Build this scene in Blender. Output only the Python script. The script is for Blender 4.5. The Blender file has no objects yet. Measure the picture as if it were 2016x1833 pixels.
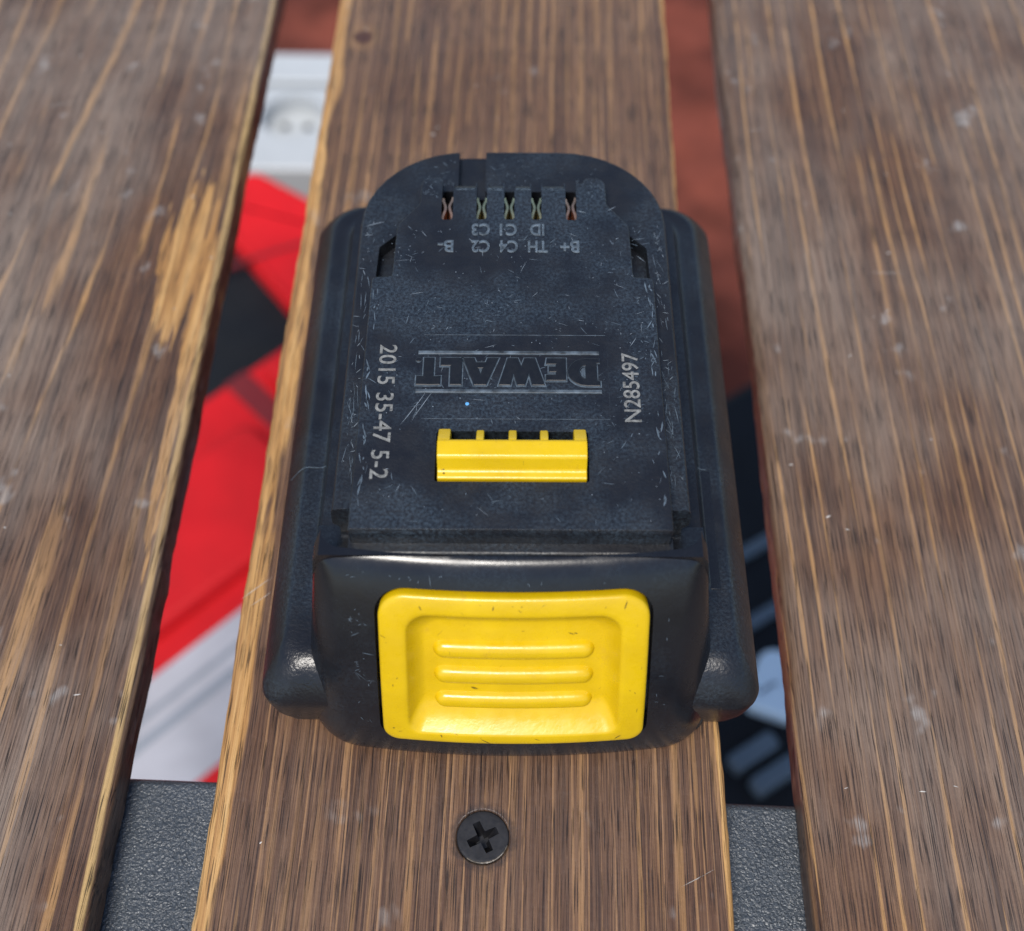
import bpy, bmesh, math, random
from mathutils import Vector, Matrix
random.seed(7)
sc = bpy.context.scene
C = sc.collection
R = math.radians
MM = 0.001            # everything is modelled in millimetres and scaled to metres at the end

# ------------------------------------------------------------------ camera, world, light, exposure
cam = bpy.data.cameras.new('camera')
cam.sensor_width = 36; cam.lens = 36 * 2400 / 2016
cam.clip_start = 0.005; cam.clip_end = 50
cam.dof.use_dof = True; cam.dof.focus_distance = 0.187; cam.dof.aperture_fstop = 14
camo = bpy.data.objects.new('camera', cam); C.objects.link(camo)
camo.location = (0, 0, 0.18555); camo.rotation_euler = (R(90 - 56.177), 0, R(1.2356))
sc.camera = camo

SUN_EL, SUN_AZ = R(62), R(-160)     # azimuth from +Y towards +X
world = bpy.data.worlds.new('World'); sc.world = world; world.use_nodes = True
wn = world.node_tree
sky = wn.nodes.new('ShaderNodeTexSky'); sky.sky_type = 'NISHITA'; sky.sun_disc = False
sky.sun_elevation = SUN_EL; sky.sun_rotation = SUN_AZ
sky.air_density = 1.0; sky.dust_density = 1.0; sky.ozone_density = 1.0
wn.links.new(sky.outputs[0], wn.nodes['Background'].inputs[0])
wn.nodes['Background'].inputs[1].default_value = 0.085
sun = bpy.data.lights.new('sun', 'SUN'); sun.energy = 2.3; sun.angle = R(20); sun.color = (1, 0.95, 0.88)
suno = bpy.data.objects.new('sun', sun); C.objects.link(suno)
sd = Vector((math.sin(SUN_AZ) * math.cos(SUN_EL), math.cos(SUN_AZ) * math.cos(SUN_EL), math.sin(SUN_EL)))
suno.rotation_euler = sd.to_track_quat('Z', 'Y').to_euler(); suno.location = sd * 3
sc.view_settings.view_transform = 'Standard'; sc.view_settings.look = 'None'
sc.view_settings.gamma = 1; sc.view_settings.use_curve_mapping = False
sc.view_settings.exposure = 1.0

# ------------------------------------------------------------------ node helpers
class G:
    def __init__(s, name):
        s.m = bpy.data.materials.new(name); s.m.use_nodes = True
        s.t = s.m.node_tree; s.b = s.t.nodes['Principled BSDF']
        tc = s.t.nodes.new('ShaderNodeTexCoord'); s.obj = tc.outputs['Object']
        s.v = s.map(s.obj, (1000, 1000, 1000))           # millimetres
    def n(s, ty, **k):
        x = s.t.nodes.new('ShaderNode' + ty)
        for a, b in k.items(): setattr(x, a, b)
        return x
    def put(s, sock, val):
        if isinstance(val, bpy.types.NodeSocket): s.t.links.new(val, sock)
        elif isinstance(val, (tuple, list)) and len(val) == 3 and sock.type == 'RGBA': sock.default_value = (*val, 1)
        else: sock.default_value = val
    def map(s, v, scale=(1, 1, 1), loc=(0, 0, 0), rot=(0, 0, 0)):
        x = s.n('Mapping'); s.put(x.inputs['Vector'], v)
        x.inputs['Scale'].default_value = scale; x.inputs['Location'].default_value = loc; x.inputs['Rotation'].default_value = rot
        return x.outputs[0]
    def noise(s, v, scale=1, detail=3, rough=0.55, dist=0):
        x = s.n('TexNoise'); s.put(x.inputs['Vector'], v)
        x.inputs['Scale'].default_value = scale; x.inputs['Detail'].default_value = detail
        x.inputs['Roughness'].default_value = rough; x.inputs['Distortion'].default_value = dist
        return x.outputs[0]
    def vor(s, v, scale=1, feature='F1', out='Distance'):
        x = s.n('TexVoronoi', feature=feature); s.put(x.inputs['Vector'], v); x.inputs['Scale'].default_value = scale
        return x.outputs[out]
    def ma(s, op, a, b=0.0, c=0.0):
        x = s.n('Math', operation=op)
        s.put(x.inputs[0], a); s.put(x.inputs[1], b); s.put(x.inputs[2], c); return x.outputs[0]
    def step(s, v, lo, hi, a=0.0, b=1.0):
        x = s.n('MapRange', interpolation_type='SMOOTHSTEP'); s.put(x.inputs[0], v)
        x.inputs[1].default_value = lo; x.inputs[2].default_value = hi; x.inputs[3].default_value = a; x.inputs[4].default_value = b
        return x.outputs[0]
    def mix(s, f, a, b, bt='MIX'):
        x = s.n('Mix', data_type='RGBA', blend_type=bt)
        s.put(x.inputs[0], f); s.put(x.inputs[6], a); s.put(x.inputs[7], b); return x.outputs[2]
    def ramp(s, f, stops):
        x = s.n('ValToRGB'); s.put(x.inputs[0], f); e = x.color_ramp.elements
        while len(e) < len(stops): e.new(0.5)
        for q, (p, c) in zip(e, stops): q.position = p; q.color = (*c, 1)
        return x.outputs[0]
    def sep(s, v):
        x = s.n('SeparateXYZ'); s.put(x.inputs[0], v); return x.outputs
    def comb(s, x_, y_, z_):
        x = s.n('CombineXYZ')
        for i, q in enumerate((x_, y_, z_)): s.put(x.inputs[i], q)
        return x.outputs[0]
    def bump(s, h, dist, strength=1.0, nrm=None):
        x = s.n('Bump'); s.put(x.inputs['Height'], h); x.inputs['Distance'].default_value = dist * MM
        x.inputs['Strength'].default_value = strength
        if nrm is not None: s.put(x.inputs['Normal'], nrm)
        return x.outputs[0]
    def out(s, col=None, rough=None, nrm=None, spec=None, metal=None):
        if col is not None: s.put(s.b.inputs['Base Color'], col)
        if rough is not None: s.put(s.b.inputs['Roughness'], rough)
        if nrm is not None: s.put(s.b.inputs['Normal'], nrm)
        if spec is not None: s.put(s.b.inputs['Specular IOR Level'], spec)
        if metal is not None: s.put(s.b.inputs['Metallic'], metal)
        return s.m

def dashes(g, v, angles, lx, ly, lo, hi):
    """thin short scratches at several angles"""
    r = None
    for i, a in enumerate(angles):
        w = g.map(g.map(v, (1, 1, 1), (i * 31.7, i * 17.3, 0), (0, 0, R(a))), (lx, ly, 0.4))
        d = g.step(g.noise(w, 1, 1.5, 0.5), lo, hi)
        r = d if r is None else g.ma('MAXIMUM', r, d)
    return r

def plastic(name, col=(0.006, 0.0065, 0.009), scuff=1.0, tex=0.0, rough=(0.34, 0.52), seed=0.0):
    g = G(name); v = g.map(g.v, (1, 1, 1), (seed, seed * 2.3, 0))
    big = g.noise(v, 0.05, 3, 0.6)
    fine = g.noise(v, 2.0, 4, 0.75)
    haze = g.ma('MULTIPLY', g.step(big, 0.38, 0.62), g.step(fine, 0.34, 0.80))
    c = g.mix(g.ma('MULTIPLY', haze, 0.70 * scuff), col, (0.055, 0.082, 0.110))
    r = g.step(g.noise(v, 0.22, 3, 0.65), 0.3, 0.7, rough[0], rough[1])
    return g.out(c, r, g.bump(g.noise(v, 1.9, 2, 0.6), (0.09 + 0.10 * tex) * (0.5 + tex)), 0.45)

def wood(name, seed, slant, goldmix=0.8, grey=0.35, edge_l=0.0, edge_r=0.0, halfw=40, thin=0.6, patch=None, scuffs=0.6, gsp=4.2, gsy=0.004, gw=0.16, stain=None, warm=0.0, contrast=1.0, line_r=None, warpa=3.0, knots=None):
    g = G(name)
    v = g.map(g.v, (1, 1, 1), (seed * 13.1, seed * 71.7, 0), (0, 0, R(slant)))
    x, y, z = g.sep(v)
    ox, oy, oz = g.sep(g.v)
    warp = g.ma('MULTIPLY', g.ma('SUBTRACT', g.noise(g.map(v, (0.05, 0.009, 0.05)), 1, 2), 0.5), warpa)
    p = g.comb(g.ma('ADD', x, warp), y, g.ma('MULTIPLY', z, 0.6))
    rings = g.noise(g.map(p, (0.42, 0.006, 0.15)), 1, 4, 0.6)
    mid = g.noise(g.map(p, (3.0, 0.016, 0.4)), 1, 3, 0.65)
    fine = g.noise(g.map(p, (6.2, 0.042, 1.0)), 1, 3, 0.65)
    pores = g.step(g.noise(g.map(p, (6.0, 0.11, 1.4)), 1, 1, 0.5), 0.58, 0.70)
    k = g.ma('ADD', g.ma('MULTIPLY', rings, 0.30), g.ma('ADD', g.ma('MULTIPLY', mid, 0.38), g.ma('MULTIPLY', fine, 0.32)))
    k = g.ma('ADD', g.ma('MULTIPLY', g.ma('SUBTRACT', k, 0.5), 1.9 * contrast), 0.5 + 0.04 * warm)
    base = g.ramp(k, [(0.26, (0.017, 0.009, 0.0068)), (0.43, (0.050, 0.0235, 0.0138)), (0.56, (0.098, 0.048, 0.025)), (0.76, (0.190, 0.100, 0.048))])
    # lighter growth-ring lines where the stain did not take
    rc_ = g.ma('ADD', g.ma('DIVIDE', x, gsp), g.ma('MULTIPLY', g.noise(g.map(v, (0.035, gsy, 0.03), (40, 3, 0)), 1, 2, 0.5), 3.4))
    fr = g.ma('FRACT', g.ma('ADD', rc_, g.ma('MULTIPLY', mid, 0.22)))
    wv = g.ma('MULTIPLY', g.step(g.noise(g.map(p, (0.33, 0.016, 0.2), (7, 2, 0)), 1, 2, 0.5), 0.38, 0.64), gw)
    gm = g.step(g.ma('SUBTRACT', wv, g.ma('ABSOLUTE', g.ma('SUBTRACT', fr, 0.5))), 0.0, 0.06)
    gm = g.ma('MULTIPLY', gm, g.step(g.noise(g.map(v, (0.03, 0.014, 0.2), (5, 9, 2)), 1, 2), 0.30, 0.56, 0.35, 1.0))
    gm = g.ma('MULTIPLY', gm, g.step(fine, 0.30, 0.55, 0.55, 1.0))
    col = g.mix(g.ma('MULTIPLY', gm, goldmix), base, (0.43, 0.235, 0.085))
    th = g.noise(g.map(p, (1.6, 0.010, 0.3), (9, 1, 4)), 1, 2, 0.5)
    th = g.step(th, 0.58, 0.64)
    col = g.mix(g.ma('MULTIPLY', th, thin), col, (0.30, 0.165, 0.075))
    wn_ = g.noise(g.map(p, (0.3, 0.03, 0.3)), 1, 3, 0.6)
    w2 = g.noise(g.map(p, (0.7, 0.014, 0.3), (3, 8, 1)), 1, 2, 0.6)
    bare = g.ramp(g.ma('ADD', g.ma('MULTIPLY', w2, 0.6), g.ma('MULTIPLY', fine, 0.4)),
                  [(0.33, (0.10, 0.045, 0.018)), (0.42, (0.30, 0.145, 0.042)), (0.52, (0.46, 0.25, 0.08)), (0.66, (0.60, 0.38, 0.16))])
    for side, w in ((-1, edge_l), (1, edge_r)):
        if w > 0:
            d = g.ma('SUBTRACT', halfw, g.ma('MULTIPLY', ox, side))           # distance from that edge
            d = g.ma('ADD', d, g.ma('MULTIPLY', g.ma('SUBTRACT', wn_, 0.5), w * 2.2))
            col = g.mix(g.ma('MULTIPLY', g.step(d, w, w * 0.7), 0.92), col, bare)
    if line_r:                                       # rubbed-through arris, thin and broken
        d = g.ma('SUBTRACT', halfw - line_r, ox)
        d = g.ma('ABSOLUTE', g.ma('ADD', d, g.ma('MULTIPLY', g.ma('SUBTRACT', wn_, 0.5), 1.0)))
        col = g.mix(g.ma('MULTIPLY', g.step(d, 0.75, 0.35), 0.9), col, (0.46, 0.30, 0.12))
    for (px, py, rx, ry) in patch or []:
        dx = g.ma('DIVIDE', g.ma('SUBTRACT', ox, px), rx); dy = g.ma('DIVIDE', g.ma('SUBTRACT', oy, py), ry)
        dd = g.ma('SQRT', g.ma('ADD', g.ma('MULTIPLY', dx, dx), g.ma('MULTIPLY', dy, dy)))
        dd = g.ma('ADD', dd, g.ma('MULTIPLY', g.ma('SUBTRACT', g.noise(g.map(p, (0.55, 0.035, 0.3)), 1, 3, 0.65), 0.5), 2.7))
        col = g.mix(g.ma('MULTIPLY', g.step(dd, 1.0, 0.85), 0.8), col, bare)
    # grey film painted into the wood colour for the sky's reflection
    sheen = g.step(g.noise(g.map(v, (0.03, 0.014, 0.03)), 1, 3, 0.6), 0.32, 0.66)
    sheen = g.ma('MULTIPLY', sheen, g.step(mid, 0.34, 0.6, 0.45, 1.0))
    col = g.mix(g.ma('MULTIPLY', sheen, grey), col, (0.240, 0.195, 0.158))
    col = g.mix(g.ma('MULTIPLY', pores, 0.8), col, (0.013, 0.010, 0.011))
    # pale scuffs and specks
    sm = g.ma('MULTIPLY', g.step(g.noise(g.map(v, (0.10, 0.07, 0.1), (4, 6, 0)), 1, 3, 0.6), 0.63, 0.72), g.step(fine, 0.36, 0.6))
    col = g.mix(g.ma('MULTIPLY', sm, scuffs), col, (0.31, 0.295, 0.28))
    if stain:
        dx = g.ma('SUBTRACT', ox, stain[0]); dy = g.ma('SUBTRACT', oy, stain[1])
        dd = g.ma('ADD', g.ma('SQRT', g.ma('ADD', g.ma('MULTIPLY', dx, dx), g.ma('MULTIPLY', dy, dy))), g.ma('MULTIPLY', g.ma('SUBTRACT', g.noise(v, 0.6, 3, 0.6), 0.5), 2.6))
        col = g.mix(g.ma('MULTIPLY', g.step(dd, 5.6, 4.4), 0.65), col, (0.03, 0.022, 0.019))
    for (kx, ky, kr) in knots or []:
        dx = g.ma('SUBTRACT', ox, kx); dy = g.ma('MULTIPLY', g.ma('SUBTRACT', oy, ky), 0.8)
        dd = g.ma('ADD', g.ma('SQRT', g.ma('ADD', g.ma('MULTIPLY', dx, dx), g.ma('MULTIPLY', dy, dy))), g.ma('MULTIPLY', g.ma('SUBTRACT', wn_, 0.5), kr * 2))
        col = g.mix(g.ma('MULTIPLY', g.step(dd, kr * 2.8, kr * 1.4), 0.12), col, bare)
        col = g.mix(g.ma('MULTIPLY', g.step(dd, kr * 1.35, kr * 0.8), 0.9), col, (0.05, 0.018, 0.012))
    r = g.step(g.noise(g.map(p, (0.6, 0.05, 0.3)), 1, 2, 0.6), 0.3, 0.7, 0.30, 0.46)
    h = g.ma('SUBTRACT', g.ma('ADD', g.ma('MULTIPLY', fine, 0.9), g.ma('MULTIPLY', mid, 0.9)), g.ma('MULTIPLY', pores, 0.8))
    h = g.ma('ADD', h, g.ma('MULTIPLY', g.noise(v, 0.9, 2), 0.5))
    return g.out(col, r, g.bump(h, 0.17), 0.5)

def plain(name, col, rough=0.5, var=0.25, vs=0.1, bump=0.0, bs=1.0, metal=0.0, spec=0.5):
    g = G(name); k = g.noise(g.v, vs, 4, 0.6)
    c2 = tuple(min(1, q * (1 + var)) for q in col); c1 = tuple(q * (1 - var) for q in col)
    c = g.ramp(k, [(0.3, c1), (0.7, c2)])
    nr = g.bump(g.noise(g.v, bs, 3, 0.6), bump) if bump else None
    return g.out(c, g.step(g.noise(g.v, vs * 3, 3), 0.3, 0.7, rough * 0.88, min(1, rough * 1.12)), nr, spec, metal)

def yellow_plastic():
    g = G('yellow_plastic'); v = g.v
    c = g.ramp(g.noise(v, 0.12, 4, 0.6), [(0.3, (0.50, 0.322, 0.002)), (0.7, (0.58, 0.385, 0.003))])
    grime = g.ma('MULTIPLY', g.step(g.noise(v, 0.35, 4, 0.7), 0.58, 0.75), 0.35)
    c = g.mix(grime, c, (0.42, 0.25, 0.02))
    s = g.ma('MULTIPLY', dashes(g, v, (30, -25, 80), 0.35, 5.0, 0.74, 0.79), g.step(g.noise(v, 0.13, 2), 0.5, 0.6))
    dot = g.ma('MULTIPLY', g.step(g.vor(v, 0.22), 0.055, 0.03), g.step(g.noise(v, 0.2, 1), 0.5, 0.6))
    c = g.mix(g.ma('MULTIPLY', g.ma('MAXIMUM', s, dot), 0.8), c, (0.06, 0.04, 0.01))
    g.b.inputs['Subsurface Weight'].default_value = 0.0
    return g.out(c, g.step(g.noise(v, 0.5, 3), 0.3, 0.7, 0.24, 0.38), g.bump(g.noise(v, 1.2, 3), 0.03), 0.5)

def powder_coat():
    g = G('black_powder_coat'); v = g.v
    n1 = g.noise(v, 1.9, 2, 0.5, 0.6)
    c = g.ramp(g.noise(v, 0.1, 3), [(0.3, (0.034, 0.042, 0.052)), (0.7, (0.050, 0.060, 0.073))])
    return g.out(c, 0.36, g.bump(n1, 0.45), 0.6)

M = {}
M['plastic'] = plastic('black_plastic', scuff=0.6, tex=0.15, seed=11)
M['plate'] = plastic('black_scuffed_plastic', scuff=0.95, tex=0.22, rough=(0.32, 0.48), seed=3)
M['case'] = plastic('black_grained_plastic', scuff=0.5, tex=0.25, rough=(0.27, 0.40), seed=23)
M['cap'] = plastic('black_smooth_plastic', scuff=0.25, tex=-0.3, rough=(0.20, 0.30), seed=41)
M['yellow'] = yellow_plastic()
M['ink'] = plain('pale_ink', (0.15, 0.152, 0.145), 0.6, 0.55, 1.4)
M['worn'] = plain('rubbed_plastic_edge', (0.055, 0.074, 0.093), 0.5, 0.6, 0.9)
M['rub'] = plain('faint_rubbed_line', (0.05, 0.065, 0.08), 0.5, 0.9, 0.5)
M['worn2'] = plain('rubbed_small_print', (0.14, 0.172, 0.20), 0.5, 0.5, 0.9)
M['letter'] = plain('black_clean_plastic', (0.004, 0.0045, 0.006), 0.40, 0.3, 0.4, 0.01, 3)
M['brass'] = plain('brass_contact', (0.62, 0.55, 0.30), 0.32, 0.2, 0.5, metal=1)
M['copper'] = plain('copper_contact', (0.75, 0.42, 0.26), 0.32, 0.25, 0.5, metal=1)
M['hollow'] = plain('dark_cavity', (0.004, 0.004, 0.005), 0.7)
M['screw'] = plain('blackened_steel', (0.011, 0.011, 0.013), 0.40, 0.35, 0.5, 0.02, 2, spec=0.4)
M['rimwear'] = plain('bare_steel_rim', (0.30, 0.27, 0.23), 0.4, 0.6, 1.2, metal=0.7)
M['powder'] = powder_coat()
M['terracotta'] = plain('terracotta_floor', (0.115, 0.029, 0.018), 0.8, 0.65, 0.012, 0.4, 0.2, spec=0.2)
M['band'] = plain('pale_band', (0.33, 0.325, 0.35), 0.55, 0.2, 0.02)
M['white'] = plain('white_plastic', (0.38, 0.40, 0.41), 0.4, 0.06, 0.02)
M['greyp'] = plain('grey_plastic', (0.20, 0.22, 0.25), 0.45, 0.12, 0.02)
M['red'] = plain('red_case', (0.44, 0.005, 0.008), 0.6, 0.25, 0.01, spec=0.25)
M['blackcase'] = plain('black_case', (0.006, 0.007, 0.009), 0.6, 0.2, 0.02, spec=0.2)
M['slate'] = plain('slate_rib', (0.075, 0.10, 0.125), 0.45, 0.15, 0.02)
M['badge'] = plain('pale_badge', (0.55, 0.66, 0.74), 0.4, 0.05, 0.02)
M['seam'] = plain('dark_red_seam', (0.12, 0.004, 0.005), 0.5, 0.1, 0.02)

# ------------------------------------------------------------------ mesh helpers (millimetres)
ALL = []
def link(name, me, mat, parent=None, sharp=35, wn=True):
    o = bpy.data.objects.new(name, me); C.objects.link(o)
    for m in (mat if isinstance(mat, (list, tuple)) else [mat]): me.materials.append(M[m] if isinstance(m, str) else m)
    me.polygons.foreach_set('use_smooth', [True] * len(me.polygons))
    me.set_sharp_from_angle(angle=R(sharp))
    if wn:
        w = o.modifiers.new('wn', 'WEIGHTED_NORMAL'); w.keep_sharp = True
    if parent: o.parent = parent
    ALL.append(o); return o
def empty(name, loc, rz=0):
    o = bpy.data.objects.new(name, None); C.objects.link(o); o.location = loc; o.rotation_euler = (0, 0, rz)
    o.empty_display_size = 0.01; ALL.append(o); return o
def tag(o, label, cat, group=None):
    o['label'] = label; o['category'] = cat
    if group: o['group'] = group
def mesh(verts, faces, name='m'):
    me = bpy.data.meshes.new(name); me.from_pydata([tuple(v) for v in verts], [], faces); me.update()
    bm = bmesh.new(); bm.from_mesh(me); bmesh.ops.recalc_face_normals(bm, faces=bm.faces); bm.to_mesh(me); bm.free()
    return me
def loft(rings, cap0=True, cap1=True):
    n = len(rings[0]); V = [p for r in rings for p in r]; Fc = []
    for i in range(len(rings) - 1):
        for j in range(n):
            a, b = i * n + j, i * n + (j + 1) % n
            Fc.append((a, b, b + n, a + n))
    if cap0: Fc.append(tuple(range(n))[::-1])
    if cap1: Fc.append(tuple(range((len(rings) - 1) * n, len(rings) * n)))
    return mesh(V, Fc)
def rounded(pts, seg=6):
    """pts: (x, y, r) polygon corners, ccw -> list of xy with round corners"""
    out = []; n = len(pts)
    for i in range(n):
        p = Vector(pts[i][:2]); r = pts[i][2] if len(pts[i]) > 2 else 0
        if r <= 0: out.append((p.x, p.y)); continue
        a = (Vector(pts[i - 1][:2]) - p); b = (Vector(pts[(i + 1) % n][:2]) - p)
        la, lb = a.length, b.length; a.normalize(); b.normalize()
        ang = a.angle(b); t = min(r / math.tan(ang / 2), la * 0.49 if False else la * 0.98, lb * 0.98)
        r2 = t * math.tan(ang / 2)
        bis = (a + b).normalized(); cc = p + bis * (r2 / math.sin(ang / 2))
        s0 = p + a * t - cc; s1 = p + b * t - cc
        a0 = math.atan2(s0.y, s0.x); a1 = math.atan2(s1.y, s1.x); d = a1 - a0
        while d > math.pi: d -= 2 * math.pi
        while d < -math.pi: d += 2 * math.pi
        for k in range(seg + 1):
            q = a0 + d * k / seg; out.append((cc.x + r2 * math.cos(q), cc.y + r2 * math.sin(q)))
    return out
def offset(o, d):
    """inward offset of a ccw outline"""
    n = len(o); res = []
    for i in range(n):
        p0, p1, p2 = Vector(o[i - 1]), Vector(o[i]), Vector(o[(i + 1) % n])
        e1 = (p1 - p0); e2 = (p2 - p1)
        if e1.length < 1e-6: e1 = e2.copy()
        if e2.length < 1e-6: e2 = e1.copy()
        n1 = Vector((-e1.y, e1.x)).normalized(); n2 = Vector((-e2.y, e2.x)).normalized()
        b = n1 + n2; L = b.length
        b = n1 if L < 1e-5 else b / L
        q = p1 + b * (d / max(0.45, b.dot(n1))); res.append((q.x, q.y))
    return res
def slab(outline, z0, z1, r=0.4, seg=3, r0=0.0, draft=0.0):
    """prism with a rounded top edge (and bottom edge if r0)"""
    rings = []
    if r0:
        for k in range(seg + 1):
            a = math.pi / 2 * k / seg
            rings.append((offset(outline, r0 * (1 - math.sin(a)) - draft), z0 + r0 * (1 - math.cos(a))))
    else: rings.append((offset(outline, -draft), z0))
    if r:
        for k in range(seg + 1):
            a = math.pi / 2 * k / seg
            rings.append((offset(outline, r * (1 - math.cos(a))), z1 - r * (1 - math.sin(a))))
    else: rings.append((outline, z1))
    return loft([[(x, y, z) for x, y in o] for o, z in rings])
def box(x0, x1, y0, y1, z0, z1, r=0.4):
    return slab(rounded([(x0, y0, r), (x1, y0, r), (x1, y1, r), (x0, y1, r)], 3), z0, z1, r * 0.6, 3)
def cut(me, cutters, op='DIFFERENCE'):
    o = bpy.data.objects.new('tmp', me); C.objects.link(o); tmp = []
    for c in cutters:
        co = bpy.data.objects.new('tmpc', c); C.objects.link(co); tmp.append(co)
        b = o.modifiers.new('b', 'BOOLEAN'); b.operation = op; b.solver = 'EXACT'; b.object = co
    dg = bpy.context.evaluated_depsgraph_get()
    new = bpy.data.meshes.new_from_object(o.evaluated_get(dg))
    for q in tmp + [o]: bpy.data.objects.remove(q)
    return new
def bevel(me, w=0.2, seg=2, ang=30):
    o = bpy.data.objects.new('tmp', me); C.objects.link(o)
    b = o.modifiers.new('b', 'BEVEL'); b.width = w; b.segments = seg; b.limit_method = 'ANGLE'; b.angle_limit = R(ang); b.use_clamp_overlap = True
    dg = bpy.context.evaluated_depsgraph_get()
    new = bpy.data.meshes.new_from_object(o.evaluated_get(dg)); bpy.data.objects.remove(o); return new
def join(ms):
    bm = bmesh.new()
    for m in ms: bm.from_mesh(m)
    me = bpy.data.meshes.new('j'); bm.to_mesh(me); bm.free(); return me
def curve_mesh(cu):
    o = bpy.data.objects.new('tmp', cu); C.objects.link(o)
    dg = bpy.context.evaluated_depsgraph_get(); dg.update()
    me = bpy.data.meshes.new_from_object(o.evaluated_get(dg)); bpy.data.objects.remove(o); return me
def text(body, size, ext=0.0, bev=0.0, off=0.0, spacing=1.0, align='CENTER'):
    cu = bpy.data.curves.new('t', 'FONT'); cu.body = body; cu.size = size; cu.extrude = ext
    cu.bevel_depth = bev; cu.bevel_resolution = 1; cu.offset = off; cu.align_x = align; cu.align_y = 'CENTER'; cu.space_character = spacing
    cu.resolution_u = 4
    me = curve_mesh(cu); me.materials.clear(); return me
def polys(loops, ext, bev, off=0.0):
    cu = bpy.data.curves.new('c', 'CURVE'); cu.dimensions = '2D'; cu.fill_mode = 'BOTH'; cu.extrude = ext; cu.bevel_depth = bev; cu.bevel_resolution = 1; cu.offset = off
    for L in loops:
        s = cu.splines.new('POLY'); s.points.add(len(L) - 1); s.use_cyclic_u = True
        for p, q in zip(s.points, L): p.co = (q[0], q[1], 0, 1)
    me = curve_mesh(cu); me.materials.clear(); return me
def place(me, sx=1, sy=1, rz=0, loc=(0, 0, 0)):
    me.transform(Matrix.Translation(loc) @ Matrix.Rotation(rz, 4, 'Z') @ Matrix.Diagonal((sx, sy, 1, 1))); return me
def two_tone(o, thr=0.9):
    """second material on everything but the flat top"""
    for p in o.data.polygons: p.material_index = 0 if p.normal.z > thr else 1

# ------------------------------------------------------------------ the setting: floor
FZ = -420
fl = link('floor', mesh([(-1500, -600, FZ), (1500, -600, FZ), (1500, 2400, FZ), (-1500, 2400, FZ)], [(0, 1, 2, 3)]), 'terracotta')
fl['kind'] = 'structure'

# ------------------------------------------------------------------ the wooden slats of the table and its steel bar
TH = 8.0
def slat(x0, x1, y0, y1, mat, label, seed, rr=(2.2, 2.2), hole=None):
    rnd = random.Random(seed); hw = (x1 - x0) / 2; xc = (x0 + x1) / 2; yc = 150
    prof = []
    nx = 18
    rl, rr_ = rr
    for k in range(6):
        a = math.pi / 2 * k / 5; prof.append((-hw + rl * (1 - math.sin(a)), -rl * (1 - math.cos(a)) , 'l'))
    prof = prof[::-1]
    for k in range(1, nx): prof.append((-hw + rl + (2 * hw - rl - rr_) * k / nx, 0, 't'))
    for k in range(6):
        a = math.pi / 2 * k / 5; prof.append((hw - rr_ * (1 - math.sin(a)), -rr_ * (1 - math.cos(a)), 'r'))
    prof += [(hw, -TH + 1.0, 'r'), (hw - 1.0, -TH, 'b'), (-hw + 1.0, -TH, 'b'), (-hw, -TH + 1.0, 'l')]
    # order: prof starts at outer-left end of arc -> sort so that it runs left edge, top, right edge
    left = [p for p in prof[:6]]; left.sort(key=lambda p: p[1]); prof = left + prof[6:]
    ny = 190; rings = []
    jl = jr = 0
    ph = [rnd.uniform(0, 6.28) for _ in range(6)]
    for j in range(ny + 1):
        y = y0 + (y1 - y0) * j / ny
        jl = jl * 0.6 + rnd.gauss(0, 0.10); jr = jr * 0.6 + rnd.gauss(0, 0.10)
        wl = 0.25 * math.sin(y * 0.031 + ph[0]) + 0.12 * math.sin(y * 0.11 + ph[1]) + jl * 0.7
        wr = 0.25 * math.sin(y * 0.027 + ph[2]) + 0.12 * math.sin(y * 0.13 + ph[3]) + jr * 0.7
        ring = []
        for (px, pz, s) in prof:
            dx = (wl if px < 0 else wr) if s in 'lr' else 0
            dz = 0.05 * math.sin(px * 0.21 + y * 0.01 + ph[4]) if s == 't' else 0
            ring.append((px + dx, y - yc, pz + dz))
        rings.append(ring)
    me = loft(rings)
    if hole:
        hx, hy, hr = hole
        circ = lambda r, z: [(hx - xc + r * math.cos(a), hy - yc + r * math.sin(a), z) for a in [2 * math.pi * k / 48 for k in range(48)]]
        me = cut(me, [loft([circ(1.8, -TH - 2), circ(1.8, -4), circ(hr, -0.25), circ(hr + 0.3, 0.05), circ(hr + 0.5, 1)])])
    o = link('table_slat', me, mat, sharp=50)
    o.location = (xc, yc, 0); tag(o, label, 'table slat', 'slats of the table top'); return o
SC = (-5.65, 56.2)
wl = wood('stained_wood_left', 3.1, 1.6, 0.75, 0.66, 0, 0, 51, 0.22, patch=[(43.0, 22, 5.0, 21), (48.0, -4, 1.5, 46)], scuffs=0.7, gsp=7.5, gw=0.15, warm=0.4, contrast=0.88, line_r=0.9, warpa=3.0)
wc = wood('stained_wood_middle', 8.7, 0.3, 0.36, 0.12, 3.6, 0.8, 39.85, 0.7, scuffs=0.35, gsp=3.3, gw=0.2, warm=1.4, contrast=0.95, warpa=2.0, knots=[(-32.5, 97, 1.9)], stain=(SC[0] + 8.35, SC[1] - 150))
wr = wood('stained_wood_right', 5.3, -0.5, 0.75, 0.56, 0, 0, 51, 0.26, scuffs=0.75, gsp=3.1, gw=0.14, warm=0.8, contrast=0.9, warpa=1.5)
SLATS = []
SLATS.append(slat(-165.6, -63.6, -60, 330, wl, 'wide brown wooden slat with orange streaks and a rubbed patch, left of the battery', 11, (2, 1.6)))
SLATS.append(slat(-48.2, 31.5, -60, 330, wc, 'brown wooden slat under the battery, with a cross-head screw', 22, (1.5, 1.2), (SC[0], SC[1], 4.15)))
SLATS.append(slat(44.0, 146, -60, 330, wr, 'brown wooden slat with many fine golden streaks, right of the battery', 33, (2.4, 2)))

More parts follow.
